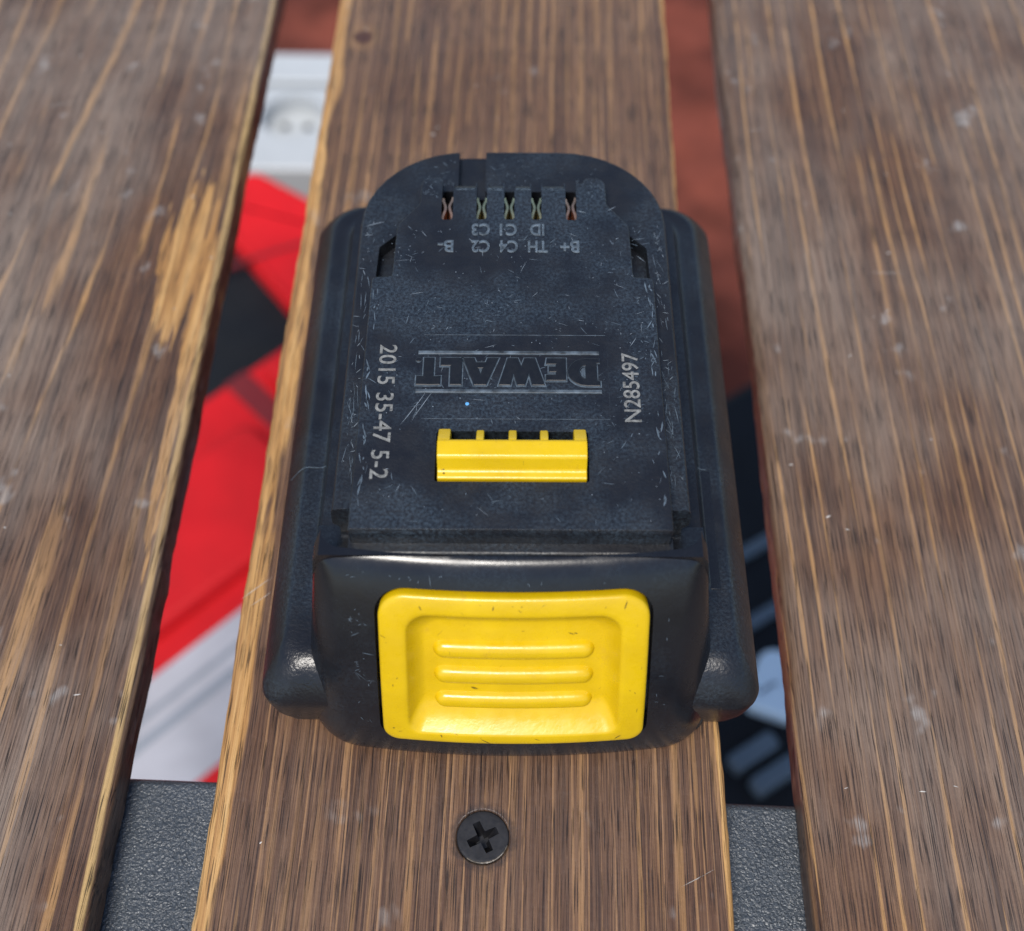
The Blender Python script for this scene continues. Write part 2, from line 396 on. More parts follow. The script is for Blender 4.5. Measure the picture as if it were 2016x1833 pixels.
bar = empty('frame_bar', (0, 46, -TH), -0.021)
me = slab(rounded([(-190, -20, 2.5), (170, -20, 2.5), (170, 20, 2.5), (-190, 20, 2.5)]), -25, -0.1, 1.6, 4)
b_ = link('tube', me, 'powder', bar)
tag(bar, 'black textured steel frame bar under the wooden slats', 'frame bar')

# screw
scr = empty('screw', (SC[0], SC[1], 0))
ccirc = lambda r, z, n=48: [(r * math.cos(a), r * math.sin(a), z) for a in [2 * math.pi * k / n for k in range(n)]]
head = loft([ccirc(0.9, -6), ccirc(1.6, -3.6), ccirc(3.75, -0.75), ccirc(4.0, -0.45), ccirc(4.0, -0.28), ccirc(3.85, -0.16), ccirc(3.3, -0.10)])
def crossp(L, w, z, L2=None):
    r = 0.25; c = []
    pts = [(L, -w), (L, w), (w * 1.15, w * 1.15), (w, L), (-w, L), (-w * 1.15, w * 1.15), (-L, w), (-L, -w), (-w * 1.15, -w * 1.15), (-w, -L), (w, -L), (w * 1.15, -w * 1.15)]
    return [(x, y, z) for x, y in pts]
head = cut(head, [loft([crossp(1.0, 0.34, -3.0), crossp(2.45, 0.58, -0.1), crossp(2.6, 0.62, 0.6)])])
head.transform(Matrix.Rotation(R(27), 4, 'Z') @ Matrix.Rotation(R(2.0), 4, 'X'))
link('screw_head', head, 'screw', scr, sharp=30)
rim = []
for k in range(40):
    a = -2.2 + 1.9 * k / 39; w = 0.10 * math.sin(math.pi * k / 39) * random.uniform(0.4, 1.3) + 0.01
    rim.append([(r_ * math.cos(a), r_ * math.sin(a), z_) for r_, z_ in ((3.86, -0.12), (3.86 + w, -0.10 - w * .4), (3.98, -0.30), (3.86 - w, -0.16))])
link('worn_rim', loft(rim), 'rimwear', scr)
tag(scr, 'black cross-head screw sunk in the middle slat in front of the battery', 'screw')

# ------------------------------------------------------------------ the battery
BAT = empty('battery_pack', (-1.8, 69.3, 0), R(0.88))
tag(BAT, 'black power tool battery pack with yellow release button and yellow latch', 'battery')

# lower case -------------------------------------------------------
def case_outline(w, vf, vb, rf, rb): return rounded([(-w, vf, rf), (w, vf, rf), (w, vb, rb), (-w, vb, rb)], 8)
sec = [(0.0, 34.6, 7.0, 102.5), (0.8, 35.8, 5.8, 103.8), (2.2, 36.8, 4.8, 104.9), (6, 37.6, 3.8, 105.5), (10.5, 38.1, 3.2, 105.9), (11.6, 38.1, 3.2, 105.9), (12.6, 37.85, 3.5, 105.8),
       (14.0, 37.1, 4.2, 105.2), (15.5, 36.2, 5.2, 104.5), (16.8, 35.3, 6.4, 103.8), (17.6, 34.6, 7.6, 103.2), (18.0, 34.0, 8.8, 102.7), (18.1, 33.5, 10.0, 102.2), (18.0, 32.8, 11.8, 101.6), (17.95, 32.0, 14.5, 101.2), (18.0, 31.2, 17, 100.8), (18.5, 30.6, 18.2, 100), (20, 30.2, 18.8, 99.5), (22.5, 29.5, 19.2, 99)]
me = loft([[(x, y, z) for x, y in case_outline(w, vf, vb, 3.6, 6.0)] for z, w, vf, vb in sec])
lc = link('lower_case', me, 'case', BAT, sharp=50)
for s, a, b in ((-1, 30.5, 37.2), (1, 30.5, 33.2)):      # the fine moulding seam across each flank
    vs = [(s * 30.6, 18.5), (s * 31.2, 18.0), (s * 32.0, 17.95), (s * 32.8, 18.0), (s * 33.5, 18.1), (s * 34.0, 18.0), (s * 34.6, 17.6), (s * 35.3, 16.8), (s * 36.2, 15.5), (s * 37.1, 14.0)]
    if s > 0: vs = vs[:3]
    rings = [[(u, 42.3 - 0.10, z - 0.2), (u, 42.3 + 0.10, z - 0.2), (u, 42.3 + 0.06, z + 0.09), (u, 42.3 - 0.06, z + 0.09)] for u, z in vs]
    link('seam_line', loft(rings), 'worn', lc)
# sunken strip beside the rail on the right flank
link('side_recess', box(30.9, 32.6, 20, 42, 15, 18.12, 0.2), 'cap', lc)

# upper case (rails, back shroud) ---------------------------------
tw = rounded([(-27.6, 15.3, 1.7), (27.6, 15.3, 1.7), (25.9, 22.5, 12), (25.9, 97.9, 17.8), (-25.9, 97.9, 17.8), (-25.9, 22.5, 12)], 10)
rings = []
for d, z in ((-2.2, 17), (-2.0, 20), (-1.4, 23), (-1.0, 24.2), (1.0, 24.8), (1.0, 32.3), (0.15, 33.1), (0.0, 33.4), (0, 35.7), (0.1, 36.1), (0.35, 36.45), (0.7, 36.6)):
    rings.append([(x, y, z) for x, y in offset(tw, d)])
tower = loft(rings)
def prism(poly, z0, z1): return loft([[(x, y, z0) for x, y in poly], [(x, y, z1) for x, y in poly]])
def mirror(p): return [(-x, y) for x, y in p][::-1]
pock = [(-22.6, 63.5), (-18.4, 63.5), (-18.4, 75.6), (-19.4, 77.4), (-22.3, 74.2)]
pock = rounded([(x, y, 0.5) for x, y in pock], 3)
def vprism(u0, u1, pts):      # extrude a (v, z) profile along u
    return loft([[(u0, v, z) for v, z in pts], [(u1, v, z) for v, z in pts]])
dip = [(12, 46), (12, 30.5), (22.0, 30.5), (22.3, 30.9), (22.6, 36.0), (23.0, 37.0), (23.9, 38.3), (24.4, 46)]
cuts = [prism(pock, 34.0, 45), prism(mirror(pock), 34.0, 45),
        vprism(22.9, 33, dip), vprism(-33, -22.9, dip),
        box(-9.55, -4.85, 86.5, 110, 34.7, 45, 0.3)]
for uc in (-11.05, -5.3, -0.65, 3.9, 9.7):
    cuts.append(box(uc - 0.95, uc + 0.95, 77.0, 87.5, 29, 46, 0.25))
tower = bevel(cut(tower, cuts), 0.22, 2, 38)
uc_ = link('upper_case', tower, 'plastic', BAT, sharp=40)

# raised top plate --------------------------------------------------
AL = [(-22.7, 17.2, 0.4), (22.7, 17.2, 0.4), (22.6, 64.6, 0.8), (19.4, 64.8, 0.4), (19.2, 76.2, 2.5), (15.7, 81.1, 1.5), (15.6, 87.5, 1.9), (12.0, 87.5, 1.2), (11.8, 86.2, 0.2),
      (-11.8, 86.2, 0.2), (-12.0, 87.5, 1.2), (-15.6, 87.5, 1.9), (-15.7, 81.1, 1.5), (-19.2, 76.2, 2.5), (-19.4, 64.8, 0.4), (-22.6, 64.6, 0.8)]
al = rounded(AL, 4)
plate = slab(al, 36.0, 40.0, 0.35, 3)
cuts = []
SL = [(-11.05, 0.95, 77.3), (-5.3, 0.85, 77.4), (-0.65, 0.85, 77.4), (3.9, 0.85, 77.4), (9.7, 0.9, 77.3)]
for uc, hw, vf in SL:
    cuts.append(prism(rounded([(uc - hw, vf, 0.6), (uc + hw, vf, 0.6), (uc + hw, 92, 0), (uc - hw, 92, 0)], 4), 28, 46))
cuts.append(box(-10.95, 11.2, 25.4, 34.2, 35.6, 45, 0.4))
# sloping lead-in along the back edge of the terminal block
for u0, u1 in ((-9.95, -6.35), (-4.25, -1.7), (0.4, 2.85), (4.95, 8.6)):
    cuts.append(vprism(u0 - 0.0, u1 + 0.0, [(84.6, 40.4), (84.6, 40.0), (86.0, 39.15), (88, 38.6), (88, 41)]))
cuts += [vprism(-26, 26, [(10, 41), (10, 38.4), (16.9, 38.4), (17.55, 40.1), (17.6, 41)])]
plate = bevel(cut(plate, cuts), 0.14, 2, 38)
pl = link('top_plate', plate, 'plate', BAT, sharp=40)
link('latch_well_floor', box(-10.9, 11.15, 25.45, 34.15, 36.1, 37.2, 0.05), 'hollow', pl)

# contacts in the five slots
def leaf(side, w):
    pts = []
    for k in range(15):
        t = k / 14; v = 77.7 + 6.2 * t
        g_ = w * (0.86 - 0.72 * math.exp(-((t - 0.55) / 0.26) ** 2))
        pts.append((side * g_, v))
    r = []
    for k, (u, v) in enumerate(pts):
        zt = 39.1 - 1.4 * abs(k / 14 - 0.5) ** 1.5
        r.append([(u, v, 31), (u + side * 0.42, v, 31), (u + side * 0.42, v, zt), (u, v, zt)])
    return loft(r)
lcache = {}
for i, (uc, hw, vf) in enumerate(SL):
    for side in (-1, 1):
        key = (side, i in (0, 4))
        if key not in lcache: lcache[key] = leaf(side, 0.80 if key[1] else 0.72)
        if lcache[key].users == 0: o = link('contact_leaf', lcache[key], 'copper' if key[1] else 'brass', BAT)
        else:
            o = bpy.data.objects.new('contact_leaf', lcache[key]); C.objects.link(o); o.parent = BAT; ALL.append(o)
        o.location = (uc, 0.15 * side if i in (0, 4) else 0, 0)
    link('slot_floor', box(uc - hw - .1, uc + hw + .1, 77.2, 87.0, 28.5, 30.6, 0.05), 'hollow', pl)

# yellow latch -------------------------------------------------------
LP = [(25.75, 36), (25.75, 40.05), (25.95, 40.30), (26.75, 40.45), (27.05, 40.7), (27.65, 42.6), (28.0, 42.95), (30.2, 43.25), (30.55, 43.1), (30.75, 42.7), (30.75, 41.2), (32.1, 41.0), (32.1, 36)]
lat = vprism(-10.55, 10.85, LP)
lat = bevel(lat, 0.16, 2, 25)
la = link('latch', lat, 'yellow', BAT, sharp=35)
for u0, u1 in ((-10.55, -8.75), (-5.05, -3.9), (-0.4, 0.8), (4.15, 5.35), (9.0, 10.85)):
    vb = 33.75 if abs((u0 + u1) / 2) > 8 else 33.55
    t = bevel(vprism(u0, u1, [(30.3, 37), (30.3, 42.9), (31.2, 42.75), (vb, 41.3), (vb, 37)]), 0.22, 2, 25)
    link('latch_tooth', t, 'yellow', la)

# front cap with the release button ----------------------------------
PV = [(0, 0.9), (0.7, -0.2), (1.6, -0.9), (4, -1.45), (8, -1.0), (12, 0.15), (16, 1.6), (20, 3.25), (24, 5.1), (28, 7.15), (31, 8.8), (33.5, 10.25), (35.4, 11.5), (36.7, 12.55), (37.5, 13.5), (37.75, 14.3)]
def vf(z):
    for (z0, a), (z1, b) in zip(PV, PV[1:]):
        if z <= z1: 
            t = (z - z0) / (z1 - z0); return a + (b - a) * t
    return PV[-1][1]
BOW = 0.0027
def cap_ring(z, v0, w, r):
    pts = []
    n = 14
    u1 = w - r
    left = []
    for k in range(n + 1): left.append((u1 * k / n, v0 + BOW * (u1 * k / n) ** 2))
    for k in range(1, 11):
        a = math.pi / 2 * k / 10; u = u1 + r * math.sin(a); left.append((u, v0 + BOW * u * u + r * (1 - math.cos(a))))
    left.append((w, max(left[-1][1] + 0.5, 15.2)))
    half = left
    ring = [(-u, v) for u, v in half[::-1]] + half[1:]
    return [(u, v, z) for u, v in ring]
rings = []
zz = [0, 0.4, 0.8, 1.3, 2, 3, 4, 5.5, 7, 9, 11, 13, 15, 17.5, 20, 22.5, 25, 27.5, 30, 32, 33.5, 34.8, 35.8, 36.5, 37.0, 37.35, 37.6, 37.75]
def smooth_vf(z): return sum(vf(min(37.75, max(0, z + d))) for d in (-1.2, -0.6, 0, 0.6, 1.2)) / 5 if 2 < z < 35 else vf(z)
for z in zz:
    w = 32.4 - 0.128 * z if z > 2 else 32.14 - (2 - z) * 0.9
    if z > 36.3: w -= (z - 36.3) * 0.5
    rings.append(cap_ring(z, smooth_vf(z), w, 8.8 - 0.16 * z if z > 2 else 8.5))
# the back edge of the cap runs straight along v=14.4 at the top, deeper below
cap = []
for r_ in rings:
    z = r_[0][2]; vb = 14.55 if z > 31 else 24
    q = list(r_); q[0] = (q[0][0], vb, z); q[-1] = (q[-1][0], vb, z); cap.append(q)
cap = loft(cap)
# button surface ------------------------------------------------------
arc = [(0.0, 4.0)]; z = 4.0
while z < 37.5:
    z2 = z + 0.1; arc.append((arc[-1][0] + math.hypot(0.1, smooth_vf(z2) - smooth_vf(z)), z2)); z = z2
def zq(q):
    if q <= 0: return 4.0 + q
    for (a, z0), (b, z1) in zip(arc, arc[1:]):
        if q <= b: return z0 + (z1 - z0) * (q - a) / (b - a)
    return arc[-1][1]
def S(s, q, h):
    z = zq(q); d = (smooth_vf(z + 0.8) - smooth_vf(z - 0.8)) / 1.6
    n = Vector((-2 * 0 * s, -1, d)).normalized()
    return (s + n.x * h, smooth_vf(z) + BOW * s * s + n.y * h, z + n.z * h)
def q_of(z): return min(arc, key=lambda a: abs(a[1] - z))[0]
Q0, Q1 = q_of(8.5), q_of(33.8)
BC = 0.5
def bol(d, rt=4.2, rb=2.4, wt=19.2, wb=19.6, seg=10):
    # dense straight runs so the outline bends with the cap
    o = rounded([(BC - wb, Q0, rb), (BC + wb, Q0, rb), (BC + wt, Q1, rt), (BC - wt, Q1, rt)], seg)
    res = []
    for i in range(len(o)):
        a, b = Vector(o[i]), Vector(o[(i + 1) % len(o)]); L = (b - a).length; k = max(1, int(L / 1.4))
        for j in range(k): p = a + (b - a) * j / k; res.append((p.x, p.y))
    return offset(res, d) if d else res
cutp = loft([[S(s, q, -2.6) for s, q in bol(-0.55)], [S(s, q, 4) for s, q in bol(-0.55)]])
cap = cut(cap, [cutp])
cp = link('front_cap', cap, 'cap', BAT, sharp=32)
bo = bol(0)
def inner(f, dl, dr, db, dt):
    """outline pulled towards the inner field by per-side distances, f in 0..1"""
    res = []
    qc = (Q0 + Q1) / 2
    for s, q in bo:
        sx = (s - BC) / 19.6; sy = (q - qc) / ((Q1 - Q0) / 2)
        d_s = (dl if sx < 0 else dr); d_q = db if sy < 0 else dt
        res.append((BC + (s - BC) * (1 - f * d_s / 19.6), qc + (q - qc) * (1 - f * d_q / ((Q1 - Q0) / 2))))
    return res
rings = [[S(s, q, -2.4) for s, q in bo], [S(s, q, 0.55) for s, q in bo], [S(s, q, 0.85) for s, q in offset(bo, 0.12)], [S(s, q, 1.02) for s, q in offset(bo, 0.4)], [S(s, q, 1.1) for s, q in offset(bo, 0.9)]]
for f, h in ((0.80, 1.1), (0.94, 1.05), (1.0, 0.9)): rings.append([S(s, q, h) for s, q in inner(f, 4.0, 4.0, 2.4, 3.2)])
for f, h in ((0.06, 0.65), (0.3, -0.5), (0.6, -1.4), (0.85, -1.85), (1.0, -1.95)):
    a = inner(1.0, 4.0, 4.0, 2.4, 3.2); b = inner(1.0, 6.6, 6.6, 7.0, 5.8)
    rings.append([S(p[0] + (r[0] - p[0]) * f, p[1] + (r[1] - p[1]) * f, h) for p, r in zip(a, b)])
last = inner(1.0, 6.6, 6.6, 7.0, 5.8); qc = sum(p[1] for p in last) / len(last)
for f in (0.85, 0.65, 0.45, 0.25, 0.1, 0.02):
    rings.append([S(BC + (s - BC) * f, qc + (q - qc) * f, -1.95) for s, q in last])
bt = link('release_button', loft(rings), 'yellow', BAT, sharp=60, wn=False)
for qq in (q_of(24.3), q_of(19.9), q_of(15.2)):
    L, W = 11.6, 1.42
    def rib_o(d):
        pts = []
        w = W - d; l = L - W
        for k in range(9): a = math.pi / 2 - math.pi * k / 8; pts.append((BC + l + w * math.cos(a), qq + w * math.sin(a)))
        pts = pts[::-1]
        for k in range(1, 16): pts.append((BC + l - 2 * l * k / 16, qq + w))
        for k in range(9): a = math.pi / 2 + math.pi * k / 8; pts.append((BC - l + w * math.cos(a), qq + w * math.sin(a)))
        for k in range(1, 16): pts.append((BC - l + 2 * l * k / 16, qq - w))
        return pts
    rr = [[S(s, q, h) for s, q in rib_o(d)] for d, h in ((-0.3, -2.1), (-0.12, -1.85), (0.05, -1.5), (0.25, -1.22), (0.55, -1.0), (0.9, -0.88), (1.32, -0.85))]
    link('grip_rib', loft(rr, True, True), 'yellow', bt, sharp=70, wn=False)

# crack in the lower right corner of the cap
crk = []
for k in range(13):
    t = k / 12; z = 14.5 - 8.5 * min(1, t * 1.5) - 3.0 * max(0, t - 0.66) * 3; a = R(57 + 11 * math.sin(math.pi * min(1, t * 1.1)) - 12 * max(0, t - 0.6) * 2.5)
    w = 32.4 - 0.128 * z
    r_ = 8.8 - 0.16 * z; u = w - r_ + r_ * math.sin(a); v = smooth_vf(z) + BOW * u * u + r_ * (1 - math.cos(a)); wd = 0.05 + 0.42 * t
    n = Vector((math.sin(a), -math.cos(a), 0.25)).normalized(); tn = Vector((math.cos(a), math.sin(a), 0))
    P_ = Vector((u, v, z))
    crk.append([tuple(P_ - n * 0.5 - tn * wd), tuple(P_ - n * 0.5 + tn * wd), tuple(P_ + n * 0.13 + tn * wd), tuple(P_ + n * 0.13 - tn * wd)])
link('crack', loft(crk), 'hollow', cp)

# lettering --------------------------------------------------------
def emb(name, loops, u0, v0, w, h, ext=0.06, bev=0.19, mats=('letter', 'worn')):
    """letter polygon in unit cell, read upside down: x runs to -u, y runs to -v"""
    L = [[(x * w, y * h) for x, y in lp] for lp in loops]
    me = polys(L, ext, bev); place(me, 1, 1, math.pi, (u0, v0, 40.02))
    o = link(name, me, mats, pl, wn=False, sharp=20); two_tone(o)
    if name == 'raised_letter':
        me = polys(L, 0, 0, 0.33); place(me, 1, 1, math.pi, (u0, v0, 40.05)); link('rubbed_outline', me, 'worn', o, wn=False)
    return o
arcpts = lambda cx, cy, rx, ry, a0, a1, n=10: [(cx + rx * math.cos(R(a0 + (a1 - a0) * k / n)), cy + ry * math.sin(R(a0 + (a1 - a0) * k / n))) for k in range(n + 1)]
D = [[(0, 0)] + arcpts(0.42, 0.5, 0.58, 0.5, -90, 90) + [(0, 1), (0, 0.86), (0.1, 0.84), (0.1, 0.16), (0, 0.14)], (([(0.42, 0.24)] + arcpts(0.48, 0.5, 0.2, 0.26, -90, 90)[1:] + [(0.42, 0.76)]))[::-1]]
Ee = [[(0, 0), (0.95, 0), (1, 0.24), (0.46, 0.24), (0.46, 0.40), (0.84, 0.40), (0.84, 0.60), (0.46, 0.60), (0.46, 0.78), (1, 0.78), (1, 1), (0, 1)]]
Ww = [[(0.20, 0), (0.42, 0), (0.51, 0.38), (0.61, 0), (0.82, 0), (1.02, 1), (0.78, 1), (0.70, 0.46), (0.59, 1), (0.44, 1), (0.33, 0.46), (0.24, 1), (-0.02, 1)]]
Aa = [[(0, 0), (0.28, 0), (0.33, 0.17), (0.66, 0.17), (0.71, 0), (1, 0), (0.67, 1), (0.34, 1)], [(0.41, 0.36), (0.50, 0.72), (0.59, 0.36)]]
Ll = [[(0, 0), (1, 0), (1, 0.27), (0.50, 0.27), (0.50, 1), (0, 1)]]
Tt = [[(0.31, 0), (0.69, 0), (0.69, 0.72), (1, 0.70), (1.0, 1.0), (0.5, 1.01), (0, 1.0), (0, 0.70), (0.31, 0.72)]]
VB = 47.7
for nm, lp, u0, u1, h in (('d', D, 13.2, 8.6, 5.1), ('e', Ee, 8.05, 5.3, 4.1), ('w', Ww, 4.7, -1.7, 5.0), ('a', Aa, -2.2, -7.3, 5.0), ('l', Ll, -7.7, -10.7, 5.0), ('t', Tt, -10.9, -14.3, 5.0)):
    emb('raised_letter', lp, u0, VB, u0 - u1, h)
emb('raised_dot', [arcpts(0.5, 0.5, 0.5, 0.5, 0, 345, 11)], -13.9, 47.75, 0.62, 0.62)
emb('raised_rule', [[(0, 0), (1, 0), (1, 1), (0, 1)]], 13.2, 49.1, 27.4, 0.40, 0.05, 0.14, ('rub', 'worn'))
emb('raised_rule', [[(0, 0), (1, 0), (1, 1), (0, 1)]], 13.4, 41.7, 27.7, 0.40, 0.05, 0.14, ('rub', 'worn'))
for (v0, u0, u1) in ((52.5, -13.6, 14.4), (36.45, -13.3, 14.6)):
    link('insert_seam', box(u0, u1, v0 - 0.05, v0 + 0.05, 39.8, 40.02, 0.02), 'rub', pl)
for u0 in (14.6,):
    link('insert_seam', box(u0 - 0.04, u0 + 0.04, 36.5, 52.5, 39.8, 40.025, 0.02), 'plastic', pl)
for t, uc, vc, w_ in (('ID', 4.0, 75.2, 2.3), ('C1', -0.75, 75.2, 2.8), ('C3', -5.3, 75.2, 3.0), ('B+', 9.3, 71.4, 3.1), ('TH', 4.1, 71.4, 3.2), ('C4', -0.7, 71.4, 3.05), ('C2', -5.3, 71.4, 3.0), ('B-', -11.0, 71.4, 2.6)):
    me = text(t, 3.6, 0.06, 0.07, -0.01)
    xs = [q.co.x for q in me.vertices]; k_ = w_ / (max(xs) - min(xs)); xm = (max(xs) + min(xs)) / 2
    me.transform(Matrix.Translation((-xm, 0, 0)))
    place(me, k_, 1.0, math.pi, (uc, vc, 40.03))
    o = link('raised_mark', me, ['worn', 'worn2'], pl, wn=False, sharp=20); two_tone(o)
def printed(t, size, u, v, rot, sx, sy, sp):
    me = place(text(t, size, 0.0, 0, 0.035, sp), 1, 1, 0); me.transform(Matrix.Diagonal((sx, sy, 1, 1)))
    me.transform(Matrix.Translation((u, v, 40.03)) @ Matrix.Rotation(R(rot), 4, 'Z'))
    return link('printed_code', me, 'ink', pl, wn=False)
printed('2015 35-47 5-2', 3.7, -19.1, 38.1, -90, 1.04, 1.0, 1.04)
printed('N285497', 3.5, 18.1, 42.4, 90, 1.0, 1.0, 1.0)

# scratches, nicks and specks -----------------------------------------
rs = random.Random(99)
def slivers(items, fn):
    """items: (a, b, length, width, angle); fn maps (a, b) to a point on the surface"""
    V, F_ = [], []
    for a, b, L, w, t in items:
        dx, dy = math.cos(t), math.sin(t); cv = rs.uniform(-0.03, 0.03) * L; i = len(V)
        for k, ww in ((-1, 0.05), (-0.4, 1.0), (0.4, 0.9), (1, 0.05)):
            o = cv * (1 - k * k); px = a + dx * k * L / 2 - dy * o; py = b + dy * k * L / 2 + dx * o
            V.append(fn(px - dy * w * ww / 2, py + dx * w * ww / 2)); V.append(fn(px + dy * w * ww / 2, py - dx * w * ww / 2))
        for k in range(3): F_.append((i + 2 * k, i + 2 * k + 1, i + 2 * k + 3, i + 2 * k + 2))
    me = bpy.data.meshes.new('s'); me.from_pydata(V, [], F_); me.update(); return me
def ok_plate(u, v):
    if -12.2 < u < 12.4 and 24.2 < v < 35.6: return False
    if v > 76 and abs(u) > 13.5: return False
    return v < 75.5 or abs(u) > 12 
def marks(n, ur, vr, ok, Lr, wr, ang, clusters=0):
    cl = [(rs.uniform(*ur), rs.uniform(*vr)) for _ in range(clusters)]; out = []
    while len(out) < n:
        if cl and rs.random() < 0.6: c = rs.choice(cl); u, v = rs.gauss(c[0], 2.2), rs.gauss(c[1], 2.2)
        else: u, v = rs.uniform(*ur), rs.uniform(*vr)
        if not (ur[0] < u < ur[1] and vr[0] < v < vr[1]) or not ok(u, v): continue
        L = Lr[0] * (Lr[1] / Lr[0]) ** rs.random() ** 1.6; w = rs.uniform(*wr)
        out.append((u, v, L, w, rs.gauss(*rs.choice(ang))))
    return out
M['scratch'] = plain('pale_scratch', (0.15, 0.18, 0.21), 0.5, 0.3, 0.4)
M['faint'] = plain('faint_scratch', (0.075, 0.10, 0.125), 0.45, 0.4, 0.4)
M['grime'] = plain('dark_grime', (0.05, 0.032, 0.008), 0.5, 0.4, 0.4)
M['speck'] = plain('pale_speck', (0.42, 0.40, 0.37), 0.45, 0.3, 0.4)
M['bluedot'] = plain('blue_paint_speck', (0.10, 0.32, 0.62), 0.4, 0.1, 0.4)
def stuff(o): o['kind'] = 'stuff'; return o
ANG = [(0.45, 0.4), (-0.5, 0.5), (1.3, 0.3), (2.6, 0.6)]
top = lambda u, v: (u, v, 40.03)
stuff(link('faint_scratches', slivers(marks(300, (-21.8, 21.8), (18.5, 76), ok_plate, (0.2, 2.2), (0.04, 0.11), ANG, 26), top), 'faint', pl, wn=False))
stuff(link('pale_scratches', slivers(marks(110, (-21.8, 21.8), (18.5, 76), ok_plate, (0.25, 2.6), (0.04, 0.09), ANG, 12) + marks(60, (-21.8, 21.8), (18.5, 76), ok_plate, (0.12, 0.25), (0.1, 0.2), ANG)
    + [(-14.5, 38.5, 7.5, 0.10, 1.05), (-13.2, 38.9, 7.0, 0.09, 1.08), (16.5, 80.0, 2.0, 0.1, 0.6), (11.5, 79.2, 1.6, 0.16, -0.35)], top), 'scratch', pl, wn=False))
lump = [(s_ * rs.uniform(12.6, 15.2), rs.uniform(82.5, 86.9), rs.uniform(0.2, 0.9), rs.uniform(0.06, 0.16), rs.uniform(0, 3.1)) for s_ in (-1, 1) for _ in range(16)]
lump += [(rs.uniform(a_, b_), 84.45 + rs.gauss(0, 0.10), rs.uniform(0.5, 1.6), rs.uniform(0.08, 0.16), rs.gauss(0, 0.05)) for a_, b_ in ((-9.6, -6.6), (-4.1, -1.9), (0.6, 2.7), (5.2, 8.4)) for _ in range(9)]
stuff(link('terminal_wear', slivers(lump, top), 'faint', pl, wn=False))
edge = [(s_ * rs.uniform(21.2, 22.1), rs.uniform(18, 64), rs.uniform(0.5, 2.4), rs.uniform(0.1, 0.28), 1.57 + rs.gauss(0, 0.25)) for s_ in (-1, 1) for _ in range(26)]
stuff(link('edge_wear', slivers(edge, top), 'faint', pl, wn=False))
rail = lambda u, v: (u, v, 36.63)
rl = [(s_ * rs.uniform(23.3, 25.0), rs.uniform(27, 80), rs.uniform(0.5, 4.0), rs.uniform(0.04, 0.10), 1.57 + rs.gauss(0, 0.18)) for s_ in (-1, 1) for _ in range(38)]
rl += [(u_, v_, L_, w_, t_) for u_, v_, L_, w_, t_ in marks(50, (-16, 16), (88.3, 95.6), lambda u, v: not -10.3 < u < -4.2, (0.3, 2.0), (0.05, 0.12), ANG, 5)]
stuff(link('rail_scratches', slivers(rl, rail), 'faint', uc_, wn=False))
stuff(link('pale_rail_scratches', slivers([(s_ * rs.uniform(23.3, 25.0), rs.uniform(27, 80), rs.uniform(0.3, 1.5), rs.uniform(0.05, 0.1), rs.uniform(0, 3.1)) for s_ in (-1, 1) for _ in range(30)] + [(-23.4, 79.6, 3.6, 0.14, 0.35), (-24.2, 77.0, 1.4, 0.1, 0.1)], rail), 'scratch', uc_, wn=False))
capf = lambda s_, q_: S(s_, q_, 0.04)
cm = marks(46, (-23.5, 23.5), (q_of(9), q_of(36)), lambda s_, q_: abs(s_ - BC) > 21 or q_ > Q1 + 1.4, (0.3, 2.2), (0.05, 0.12), ANG, 6)
stuff(link('cap_scratches', slivers(cm, capf), 'faint', cp, wn=False))
btf = lambda s_, q_: S(s_, q_, 1.13)
bm_ = [(rs.uniform(-17.5, 18.5), rs.choice([Q0 + 1.4, Q1 - 1.6]) + rs.uniform(-0.5, 0.5), rs.uniform(0.2, 1.8), rs.uniform(0.06, 0.16), rs.uniform(0, 3.1)) for _ in range(11)]
bm_ += [(BC + rs.choice([-17.7, 17.7]) + rs.uniform(-0.9, 0.9), rs.uniform(Q0 + 2, Q1 - 4), rs.uniform(0.15, 1.2), rs.uniform(0.05, 0.11), rs.uniform(0, 3.1)) for _ in range(9)]
stuff(link('button_scuffs', slivers(bm_, btf), 'grime', bt, wn=False))
fl_ = lambda s_, q_: S(s_, q_, -1.90)
stuff(link('recess_scuffs', slivers([(rs.uniform(-11, 12), rs.choice([q_of(12.3), q_of(27.2), q_of(17.6)]) + rs.uniform(-0.5, 0.5), rs.uniform(0.2, 1.5), rs.uniform(0.06, 0.14), rs.uniform(-0.6, 0.6)) for _ in range(6)], fl_), 'grime', bt, wn=False))
stuff(link('latch_scuffs', slivers([(-9.7, 27.0, 0.6, 0.2, 0.2), (-9.6, 26.5, 0.35, 0.3, 0), (3, 27.2, 0.3, 0.15, 0)], lambda u, v: (u, v, 40.75 if v > 26.9 else 40.5)), 'grime', la, wn=False))
dot_ = slab([(q[0] * 0.30, q[1] * 0.30) for q in [(math.cos(a_), math.sin(a_)) for a_ in [k * 0.6283 for k in range(10)]]], 39.9, 40.06, 0.05)
dot_.transform(Matrix.Translation((-6.6, 39.2, 0))); link('paint_speck', dot_, 'bluedot', pl, wn=False)
